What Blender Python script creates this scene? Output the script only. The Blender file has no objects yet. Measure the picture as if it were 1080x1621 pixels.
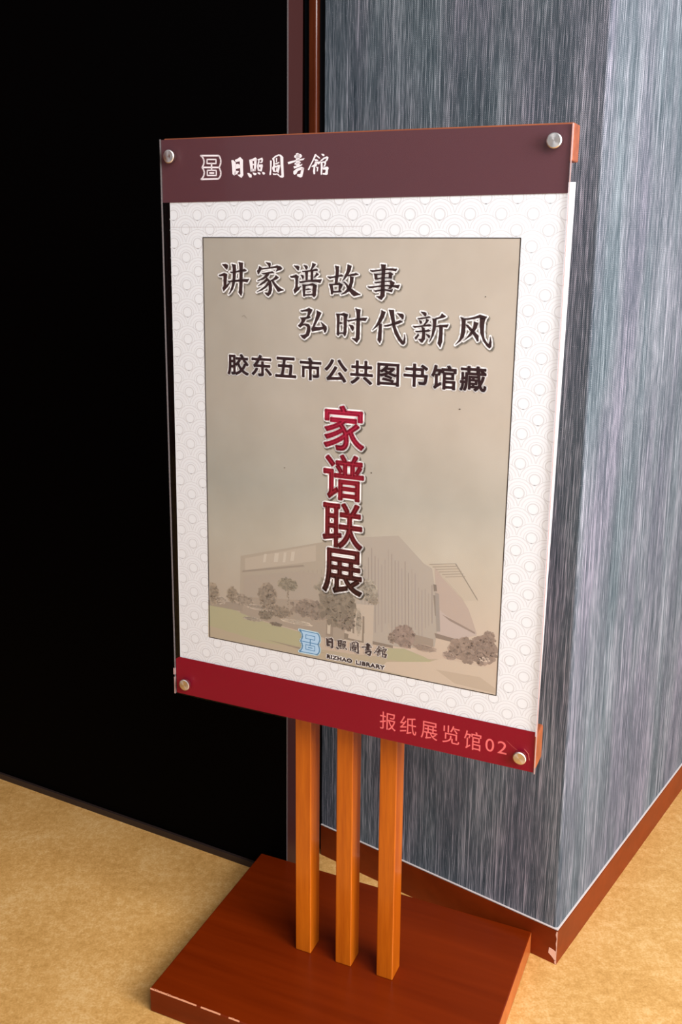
import bpy, bmesh, math, random, json
from mathutils import Vector, Matrix
from mathutils.geometry import tessellate_polygon
random.seed(7)
SC = bpy.context.scene
COL = SC.collection

# ------------------------------------------------------------------ camera, world, lights, exposure
cam_d = bpy.data.cameras.new('camera')
cam = bpy.data.objects.new('camera', cam_d); COL.objects.link(cam)
SC.camera = cam
FPX, PX, PY = 1569.42, 497.286, 691.33
cam_d.sensor_fit = 'VERTICAL'; cam_d.sensor_height = 36.0
cam_d.lens = FPX * 36.0 / 1621
cam_d.shift_x = (540 - PX) / 1621; cam_d.shift_y = (PY - 810.5) / 1621
cam_d.clip_start = 0.05
R2 = Vector((0.999997153, 0.000491651, 0.002335177))
U2 = Vector((-0.00238637, 0.20602389, 0.97854405))
F_ = Vector((0, 0.97854684, -0.20602448))
m = Matrix.Identity(4)
for i in range(3):
    m[i][0] = R2[i]; m[i][1] = U2[i]; m[i][2] = -F_[i]
m[2][3] = 1.29
cam.matrix_world = m

w = bpy.data.worlds.new('room_light'); SC.world = w; w.use_nodes = True
w.node_tree.nodes['Background'].inputs[0].default_value = (0.93, 0.97, 1.06, 1)
w.node_tree.nodes['Background'].inputs[1].default_value = 0.52

def area(name, loc, target, sx, sy, power, col):
    d = bpy.data.lights.new(name, 'AREA'); d.shape = 'RECTANGLE'; d.size = sx; d.size_y = sy
    d.energy = power; d.color = col
    o = bpy.data.objects.new(name, d); COL.objects.link(o); o.location = loc
    o.rotation_euler = (Vector(target) - Vector(loc)).to_track_quat('-Z', 'Y').to_euler()
    return o
area('window_light', (1.85, -0.1, 1.65), (0.3, 1.45, 0.8), 1.1, 1.4, 108, (0.95, 0.985, 1.07))
area('overhead_fill', (0.95, -0.8, 2.7), (0.2, 1.3, 0.4), 1.3, 1.3, 58, (0.98, 0.98, 0.99))  # unseen overhead lamp, added as soft fill on the sign and walls

vs = SC.view_settings
vs.view_transform = 'Standard'; vs.look = 'None'; vs.gamma = 1.0; vs.exposure = 0.0
vs.use_curve_mapping = False

# ------------------------------------------------------------------ helpers
def s2l(c):
    c = c / 255.0
    return c / 12.92 if c <= 0.04045 else ((c + 0.055) / 1.055) ** 2.4
def rgb(r, g, b): return (s2l(r), s2l(g), s2l(b), 1.0)

def mat(name, col=(0.5, 0.5, 0.5, 1), rough=0.5, spec=0.5, metal=0.0):
    mt = bpy.data.materials.new(name); mt.use_nodes = True
    b = mt.node_tree.nodes['Principled BSDF']
    b.inputs['Base Color'].default_value = col; b.inputs['Roughness'].default_value = rough
    b.inputs['Specular IOR Level'].default_value = spec; b.inputs['Metallic'].default_value = metal
    return mt
class NT:
    def __init__(s, mt): s.t = mt.node_tree; s.b = s.t.nodes['Principled BSDF']
    def n(s, typ, **kw):
        o = s.t.nodes.new(typ)
        for k, v in kw.items():
            if k.startswith('i_'):
                key = k[2:]; key = int(key) if key.isdigit() else key
                o.inputs[key].default_value = v
            else: setattr(o, k, v)
        return o
    def l(s, a, b): s.t.links.new(a, b)
    def math(s, op, a, b=None, c=None):
        o = s.t.nodes.new('ShaderNodeMath'); o.operation = op
        for i, v in enumerate((a, b, c)):
            if v is None: continue
            if isinstance(v, (int, float)): o.inputs[i].default_value = v
            else: s.l(v, o.inputs[i])
        return o.outputs[0]
    def mix(s, f, a, b, blend='MIX'):
        o = s.t.nodes.new('ShaderNodeMix'); o.data_type = 'RGBA'; o.blend_type = blend
        for i, v in ((0, f), (6, a), (7, b)):
            if isinstance(v, (int, float)): o.inputs[i].default_value = v
            elif isinstance(v, tuple): o.inputs[i].default_value = v
            else: s.l(v, o.inputs[i])
        return o.outputs[2]
    def noise(s, vec, scale, detail=2, rough=0.5):
        o = s.n('ShaderNodeTexNoise'); o.inputs['Scale'].default_value = scale
        o.inputs['Detail'].default_value = detail; o.inputs['Roughness'].default_value = rough
        s.l(vec, o.inputs['Vector']); return o.outputs[0]
    def mapping(s, vec, scale, loc=(0, 0, 0)):
        o = s.n('ShaderNodeMapping'); o.inputs['Scale'].default_value = scale; o.inputs['Location'].default_value = loc
        s.l(vec, o.inputs['Vector']); return o.outputs[0]
    def ramp(s, f, stops):
        o = s.n('ShaderNodeValToRGB'); e = o.color_ramp.elements
        e[0].position, e[0].color = stops[0]; e[1].position, e[1].color = stops[-1]
        for p, c in stops[1:-1]:
            x = e.new(p); x.color = c
        s.l(f, o.inputs[0]); return o.outputs[0]
    def bump(s, h, strength, dist):
        o = s.n('ShaderNodeBump'); o.inputs['Strength'].default_value = strength; o.inputs['Distance'].default_value = dist
        s.l(h, o.inputs['Height']); s.l(o.outputs[0], s.b.inputs['Normal'])

def link(name, me, mt, parent=None, loc=None):
    o = bpy.data.objects.new(name, me); COL.objects.link(o)
    if mt: me.materials.append(mt)
    if parent: o.parent = parent
    if loc: o.location = loc
    return o
def from_bm(name, bm, mt, parent=None, loc=None, smooth=False):
    me = bpy.data.meshes.new(name); bm.to_mesh(me); bm.free()
    if smooth:
        for p in me.polygons: p.use_smooth = True
    return link(name, me, mt, parent, loc)
def box_bm(x0, x1, y0, y1, z0, z1, bev=0.0, seg=2, bm=None):
    bm = bm or bmesh.new()
    r = bmesh.ops.create_cube(bm, size=1.0)
    for v in r['verts']:
        v.co = Vector((x0 + (v.co.x + .5) * (x1 - x0), y0 + (v.co.y + .5) * (y1 - y0), z0 + (v.co.z + .5) * (z1 - z0)))
    if bev:
        ed = list({e for v in r['verts'] for e in v.link_edges})
        bmesh.ops.bevel(bm, geom=ed, offset=bev, segments=seg, profile=0.5, affect='EDGES')
    return bm
def prism(pts, z0, z1, bm=None):
    """vertical prism over a ground polygon (list of (x, y))"""
    bm = bm or bmesh.new()
    a = [bm.verts.new((x, y, z0)) for x, y in pts]; b = [bm.verts.new((x, y, z1)) for x, y in pts]
    n = len(pts)
    bm.faces.new(b); bm.faces.new(a[::-1])
    for i in range(n): bm.faces.new((a[i], a[(i + 1) % n], b[(i + 1) % n], b[i]))
    bmesh.ops.recalc_face_normals(bm, faces=bm.faces)
    return bm
def structure(o):
    o['kind'] = 'structure'; return o

# ------------------------------------------------------------------ materials
# floor: warm mottled sheet flooring
M_floor = mat('floor_vinyl', rough=0.55, spec=0.3); n = NT(M_floor)
g = n.n('ShaderNodeNewGeometry').outputs['Position']
a1 = n.noise(g, 9, 4, .6); a2 = n.noise(n.mapping(g, (1, 1, 1)), 70, 4, .65); a3 = n.noise(g, 260, 2, .5)
f = n.math('ADD', n.math('MULTIPLY', a1, .28), n.math('ADD', n.math('MULTIPLY', a2, .42), n.math('MULTIPLY', a3, .3)))
c = n.ramp(f, [(.38, rgb(184, 134, 68)), (.5, rgb(204, 153, 85)), (.62, rgb(220, 175, 112))])
vor = n.n('ShaderNodeTexVoronoi'); vor.inputs['Scale'].default_value = 34; n.l(g, vor.inputs['Vector'])
sp = n.math('MULTIPLY', n.math('LESS_THAN', vor.outputs['Distance'], .06), n.math('GREATER_THAN', n.noise(g, 21, 1), .56))
c = n.mix(n.math('MULTIPLY', sp, .45), c, rgb(144, 88, 36))
n.l(c, n.b.inputs['Base Color']); n.bump(f, .12, .002)

# wall fabric: slate vertical slub threads over a fine weave (UV in metres)
def fabric(name, dark, mid, light, weave):
    mt = mat(name, rough=0.8, spec=0.25); n = NT(mt)
    uv = n.n('ShaderNodeUVMap').outputs[0]
    s1 = n.noise(n.mapping(uv, (420, 5, 1)), 1, 2, .6)
    s2 = n.noise(n.mapping(uv, (150, 3, 1), (3, 7, 0)), 1, 3, .6)
    s3 = n.noise(n.mapping(uv, (800, 22, 1), (9, 2, 0)), 1, 2, .6)
    s4 = n.noise(n.mapping(uv, (14, 2.2, 1), (1, 5, 0)), 1, 2, .5)
    f = n.math('ADD', n.math('ADD', n.math('MULTIPLY', s1, .32), n.math('MULTIPLY', s2, .18)), n.math('ADD', n.math('MULTIPLY', s3, .38), n.math('MULTIPLY', s4, .12)))
    c = n.ramp(f, [(.36, dark), (.5, mid), (.66, light)])
    # fleck of cross fibres
    k = n.noise(n.mapping(uv, (330, 460, 1), (4, 4, 0)), 1, 2, .55)
    fl = n.math('MULTIPLY', n.math('GREATER_THAN', k, .66), .35)
    c = n.mix(fl, c, light)
    # pale single threads, broken along their length
    th = n.noise(n.mapping(uv, (330, 3.2, 1), (31, 3, 0)), 1, 1, .5)
    c = n.mix(n.math('MULTIPLY', n.math('SMOOTH_MIN', 1.0, n.math('MULTIPLY', n.math('MAXIMUM', n.math('SUBTRACT', th, .62), 0), 9), .1), .65), c, light)
    # faint colour drift of the yarns
    hue = n.noise(n.mapping(uv, (9, 1.6, 1), (2, 2, 0)), 1, 2, .5)
    tint = n.ramp(hue, [(.35, rgb(190, 214, 214)), (.5, rgb(214, 214, 220)), (.65, rgb(224, 206, 226))])
    c = n.mix(.55, c, tint, 'MULTIPLY')
    sx = n.n('ShaderNodeSeparateXYZ'); n.l(uv, sx.inputs[0])
    P = 2 * math.pi
    ww = n.math('MULTIPLY', n.math('SINE', n.math('MULTIPLY', n.math('ADD', sx.outputs[0], n.math('MULTIPLY', sx.outputs[1], .5)), P / .0034)),
                n.math('SINE', n.math('MULTIPLY', sx.outputs[1], P / .0058)))
    c = n.mix(n.math('MULTIPLY', n.math('GREATER_THAN', ww, .25), weave), c, dark)
    n.l(c, n.b.inputs['Base Color'])
    n.bump(n.math('ADD', f, n.math('MULTIPLY', ww, .08)), .35, .001)
    return mt
M_fab = fabric('wall_fabric', rgb(37, 51, 58), rgb(100, 106, 111), rgb(210, 206, 210), .6)

def wood(name, c0, c1, rough, scale, spec=.5, coat=0.0, axis=2):
    mt = mat(name, rough=rough, spec=spec); n = NT(mt)
    oc = n.n('ShaderNodeTexCoord').outputs['Object']
    st = [1, 1, 1]; st[axis] = .06
    v = n.mapping(oc, tuple(x * scale for x in st))
    a = n.noise(v, 1, 4, .6); b = n.noise(n.mapping(v, (5, 5, 5)), 1, 2, .6)
    f = n.math('ADD', n.math('MULTIPLY', a, .7), n.math('MULTIPLY', b, .3))
    n.l(n.ramp(f, [(.34, c0), (.66, c1)]), n.b.inputs['Base Color'])
    n.b.inputs['Coat Weight'].default_value = coat; n.b.inputs['Coat Roughness'].default_value = .12
    n.bump(f, .05, .001)
    return mt
M_post = wood('orange_wood', rgb(168, 76, 2), rgb(200, 102, 10), .34, 60, coat=.35)
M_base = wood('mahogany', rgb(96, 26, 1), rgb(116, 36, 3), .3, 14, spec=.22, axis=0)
M_baselit = wood('mahogany_lit_side', rgb(158, 72, 22), rgb(188, 98, 40), .4, 26, axis=0)  # mahogany made lighter: strong light on the right side painted into the colour
M_skirt = wood('baseboard_wood', rgb(108, 34, 2), rgb(128, 44, 5), .42, 12, spec=.25, axis=0)
M_batten = wood('batten_wood', rgb(124, 56, 24), rgb(160, 82, 42), .45, 50, axis=0)
M_jamb = wood('jamb_wood', rgb(78, 26, 18), rgb(116, 48, 30), .3, 40)
M_jamblight = wood('bead_wood', rgb(70, 26, 14), rgb(104, 46, 22), .22, 40, coat=.4)
M_leaf = mat('door_edge', rgb(54, 24, 21), .45, .3)
M_dark = mat('dark_reveal', rgb(14, 18, 22), .7, .1)
M_black = mat('black_door', (0.0010, 0.0008, 0.0008, 1), .4, .012)
M_kick = mat('door_kick', rgb(46, 34, 30), .4, .4)
M_caplit = mat('trim_cap_lit', rgb(206, 192, 184), .5, .4)  # pale tone carries the light that the ledge top catches
M_groove = mat('dark_joint', rgb(52, 26, 18), .6, .2)
M_wear = mat('worn_edge', rgb(206, 138, 100), .6, .3)
M_chip = mat('bare_filler', rgb(232, 190, 168), .7, .3)
M_paper = mat('poster_paper', rgb(236, 235, 237), .6, .3)
M_header = mat('header_ink', rgb(90, 52, 57), .35, .3)
M_footer = mat('footer_ink', rgb(136, 2, 34), .3, .2)
M_frame = mat('thin_ink_line', rgb(50, 44, 40), .5, .3)
M_metal = mat('brushed_steel', rgb(222, 214, 206), .32, .5, 1.0)
_n = NT(M_metal); _n.b.inputs['Anisotropic'].default_value = .85
_tg = _n.n('ShaderNodeTangent'); _tg.direction_type = 'RADIAL'; _tg.axis = 'Y'; _n.l(_tg.outputs[0], _n.b.inputs['Tangent'])

M_print = mat('printed_ink', rough=.6, spec=.3); n = NT(M_print)
at = n.n('ShaderNodeAttribute'); at.attribute_name = 'col'
n.l(at.outputs['Color'], n.b.inputs['Base Color'])

# photo print: faded sepia sky, mottled
M_photo = mat('faded_photo', rough=.6, spec=.3); n = NT(M_photo)
uv = n.n('ShaderNodeUVMap').outputs[0]
sx = n.n('ShaderNodeSeparateXYZ'); n.l(uv, sx.inputs[0])
mott = n.noise(uv, 5, 5, .6)
cc = n.ramp(sx.outputs[1], [(0, rgb(208, 186, 168)), (.28, rgb(204, 194, 178)), (.42, rgb(188, 182, 170)), (.62, rgb(198, 186, 172)), (1, rgb(196, 184, 170))])
cr = n.ramp(sx.outputs[0], [(0, rgb(228, 230, 230)), (.5, rgb(246, 245, 244)), (1, rgb(255, 252, 250))])  # lighter to the right: print tone plus some glare painted in
cc = n.mix(1.0, cc, cr, 'MULTIPLY')
cc = n.mix(1.0, cc, n.ramp(mott, [(.3, rgb(242, 240, 238)), (.7, rgb(255, 255, 255))]), 'MULTIPLY')
n.l(cc, n.b.inputs['Base Color'])

def clear_sheet(name, tint, rmax):
    mt = bpy.data.materials.new(name); mt.use_nodes = True
    t = mt.node_tree; t.nodes.clear()
    out = t.nodes.new('ShaderNodeOutputMaterial'); mx = t.nodes.new('ShaderNodeMixShader')
    tr = t.nodes.new('ShaderNodeBsdfTransparent'); gl = t.nodes.new('ShaderNodeBsdfGlossy')
    tr.inputs[0].default_value = tint; gl.inputs['Roughness'].default_value = .06
    lw = t.nodes.new('ShaderNodeLayerWeight'); lw.inputs[0].default_value = .22
    ge = t.nodes.new('ShaderNodeNewGeometry'); iv = t.nodes.new('ShaderNodeMath'); iv.operation = 'SUBTRACT'; iv.inputs[0].default_value = 1
    mu = t.nodes.new('ShaderNodeMath'); mu.operation = 'MULTIPLY'
    t.links.new(ge.outputs['Backfacing'], iv.inputs[1]); t.links.new(lw.outputs['Fresnel'], mu.inputs[0]); t.links.new(iv.outputs[0], mu.inputs[1])
    t.links.new(mu.outputs[0], mx.inputs[0]); t.links.new(tr.outputs[0], mx.inputs[1]); t.links.new(gl.outputs[0], mx.inputs[2])
    t.links.new(mx.outputs[0], out.inputs[0])
    return mt
M_clear = clear_sheet('clear_acrylic', (.985, .99, .985, 1), 1)
M_edgelit = mat('acrylic_edge_lit', rgb(214, 176, 168), .3, .5)  # pale tone: light caught by the acrylic edge, painted in
M_edgelit.node_tree.nodes['Principled BSDF'].inputs['Alpha'].default_value = .55
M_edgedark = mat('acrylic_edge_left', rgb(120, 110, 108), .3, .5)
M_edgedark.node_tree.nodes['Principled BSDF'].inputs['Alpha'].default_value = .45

# ------------------------------------------------------------------ the room
# pillar frame: C baseboard corner on the floor, E2 along the front face, N2 into the wall
E2 = Vector((0.79641438, -0.6047513)); N2 = Vector((0.6047513, 0.79641438)); C0 = Vector((0.4355, 1.5425))
def pc(a, b): return tuple(C0 + E2 * a + N2 * b)          # a along the front face, b along the right face
TB = 0.0706; IN = 0.0032

structure(from_bm('floor', box_bm(-4, 4, -2.5, 6, -0.05, 0), M_floor))

def wall_strip(name, pts, z0, z1, mt, parent=None, nz=24):
    """pts: (x, y, u) columns with a bow function"""
    me = bpy.data.meshes.new(name); V = []; Fc = []; UV = []
    for j in range(nz + 1):
        z = z0 + (z1 - z0) * j / nz
        for (x, y, u) in pts: V.append((x, y, z))
    k = len(pts)
    for j in range(nz):
        for i in range(k - 1):
            Fc.append((j * k + i, j * k + i + 1, (j + 1) * k + i + 1, (j + 1) * k + i))
    me.from_pydata(V, [], Fc)
    uvl = me.uv_layers.new(name='UVMap')
    for p in me.polygons:
        for li in p.loop_indices:
            vi = me.loops[li].vertex_index
            uvl.data[li].uv = (pts[vi % k][2], V[vi][2])
    o = link(name, me, mt, parent); return o
def arc_corner(r, n):
    """rounded fabric corner: points from the front face round to the right face"""
    out = []
    for i in range(n + 1):
        t = math.pi / 2 * i / n
        out.append((-IN - r + r * math.sin(t), IN + r - r * math.cos(t), r * t))
    return out
r_ = .006
cor = arc_corner(r_, 6)
fr = [pc(-.5265, IN) + (-.5265,)] + [pc(a, b) + (a_ - IN - r_,) for a, b, a_ in cor[:4]]
rt = [pc(a, b) + (5 + a_,) for a, b, a_ in cor[3:]] + [pc(-IN, 3.2) + (5 + 3.2,)]
structure(wall_strip('wall_front', fr, TB - .002, 2.9, M_fab))
structure(wall_strip('wall_right', rt, TB - .002, 2.9, M_fab))

# dark wall added beyond the left view, for acrylic and screws to reflect
WL0 = Vector((-1.70, 2.66)); dl = Vector((-0.474, -0.880)); pl = Vector((-.88, .474))
structure(from_bm('added_dark_wall', prism([tuple(WL0), tuple(WL0 + dl * 4.3), tuple(WL0 + dl * 4.3 + pl * .08), tuple(WL0 + pl * .08)], 0, 2.9), M_jamb))

# baseboards: a board with a pale cap strip on top, its caught light painted in, mitred at the corner
T_ = .02
def skirting(name, quad, mt):
    b = structure(from_bm(name, prism(quad, 0, TB - .0035), mt)); return b
bf = skirting('baseboard_front', [pc(-.5265, 0), pc(0, 0), pc(-T_, T_), pc(-.5265, T_)], M_skirt)
br = skirting('baseboard_right', [pc(0, 0), pc(0, 3.2), pc(-T_, 3.2), pc(-T_, T_)], M_skirt)
from_bm('cap_groove', prism([pc(-.5265, .0014), pc(-.0014, .0014), pc(-T_, T_), pc(-.5265, T_)], TB - .0035, TB - .0018), M_groove, bf)
from_bm('cap_groove', prism([pc(-.0014, .0014), pc(-.0014, 3.2), pc(-T_, 3.2), pc(-T_, T_)], TB - .0035, TB - .0018), M_groove, br)
from_bm('lit_cap_strip', prism([pc(-.5265, .0004), pc(-.0004, .0004), pc(-T_, T_), pc(-.5265, T_)], TB - .0018, TB), M_caplit, bf)
from_bm('lit_cap_strip', prism([pc(-.0004, .0004), pc(-.0004, 3.2), pc(-T_, 3.2), pc(-T_, T_)], TB - .0018, TB), M_caplit, br)
# knocked off paint at the corner
def patch(name, pts, off, mt, parent):
    """pts (a, z) on the front face of the baseboard"""
    bm = bmesh.new()
    f0 = [bm.verts.new((*pc(a, -off), z)) for a, z in pts]; f1 = [bm.verts.new((*pc(a, .0002), z)) for a, z in pts]
    bm.faces.new(f0); bm.faces.new(f1[::-1])
    for i in range(len(pts)): bm.faces.new((f0[i], f0[(i + 1) % len(pts)], f1[(i + 1) % len(pts)], f1[i]))
    bmesh.ops.recalc_face_normals(bm, faces=bm.faces)
    return from_bm(name, bm, mt, parent)
patch('paint_chip', [(-.0145, .029), (-.0155, .018), (-.0085, .013), (-.004, .0085), (-.0005, .0085), (-.0005, .0255), (-.008, .028)], .0004, M_chip, bf)
patch('paint_chip', [(-.0022, .0665), (-.0035, .060), (-.0012, .052), (-.0024, .042), (-.0012, .034), (-.0014, .02), (-.0002, .02), (-.0002, .0665)], .0004, M_chip, bf)
patch('paint_chip', [(-.0035, .007), (-.0028, .001), (-.0002, .001), (-.0002, .0085)], .0004, M_chip, bf)

# mouldings between pillar and door
def strip(name, a0, a1, b0, b1, mt, lean=0.0, bev=0.0, parent=None, z1=2.9):
    bm = bmesh.new()
    box_bm(a0, a1, b0, b1, 0, z1, bev, 3, bm)
    for v in bm.verts:
        x, y = pc(v.co.x + lean * (v.co.z - 1.2), v.co.y); v.co.x, v.co.y = x, y
    bmesh.ops.recalc_face_normals(bm, faces=bm.faces)
    return from_bm(name, bm, mt, parent)
structure(strip('trim_1', -.546, -.5265, .014, .05, M_dark, 0))                       # dark reveal
t2 = structure(strip('trim_2', -.5660, -.5462, .004, .05, M_jamblight, 0, .004))      # bead
structure(strip('trim_3', -.5790, -.5662, .012, .05, M_dark, 0))
structure(strip('trim_4', -1.6, -.5792, .03, .06, M_jamb, 0))

# door leaf, standing a little proud of the wall
D0 = Vector((-.0520, 1.7810)); DY = -0.49438; DE = Vector((math.cos(DY), math.sin(DY))); DN = Vector((-DE.y, DE.x))
def dslab(name, a0, a1, b0, b1, z0, z1, mt, parent=None, kind=False, bev=0):
    bm = bmesh.new(); box_bm(a0, a1, b0, b1, z0, z1, bev, 2, bm)
    for v in bm.verts:
        sh = .0078 * (v.co.z - 0.0) / 1.6 if v.co.x > -.5 else 0
        q_ = D0 + DE * (v.co.x + sh) + DN * v.co.y; v.co.x, v.co.y = q_.x, q_.y
    bmesh.ops.recalc_face_normals(bm, faces=bm.faces)
    return from_bm(name, bm, mt, parent)
door = dslab('door_1', -1.9, -.0022, 0, .046, .0, 2.6, M_black); structure(door)
dslab('door_edge', -.0020, 0, -.0004, .0505, .0, 2.6, M_leaf, door)
dslab('edge_bead', -.0014, .0006, -.0016, -.0005, .0, 2.6, M_edgedark, door)
dslab('kick_strip', -1.9, -.0022, -.006, -.0001, .0, .014, M_kick, door)

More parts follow.
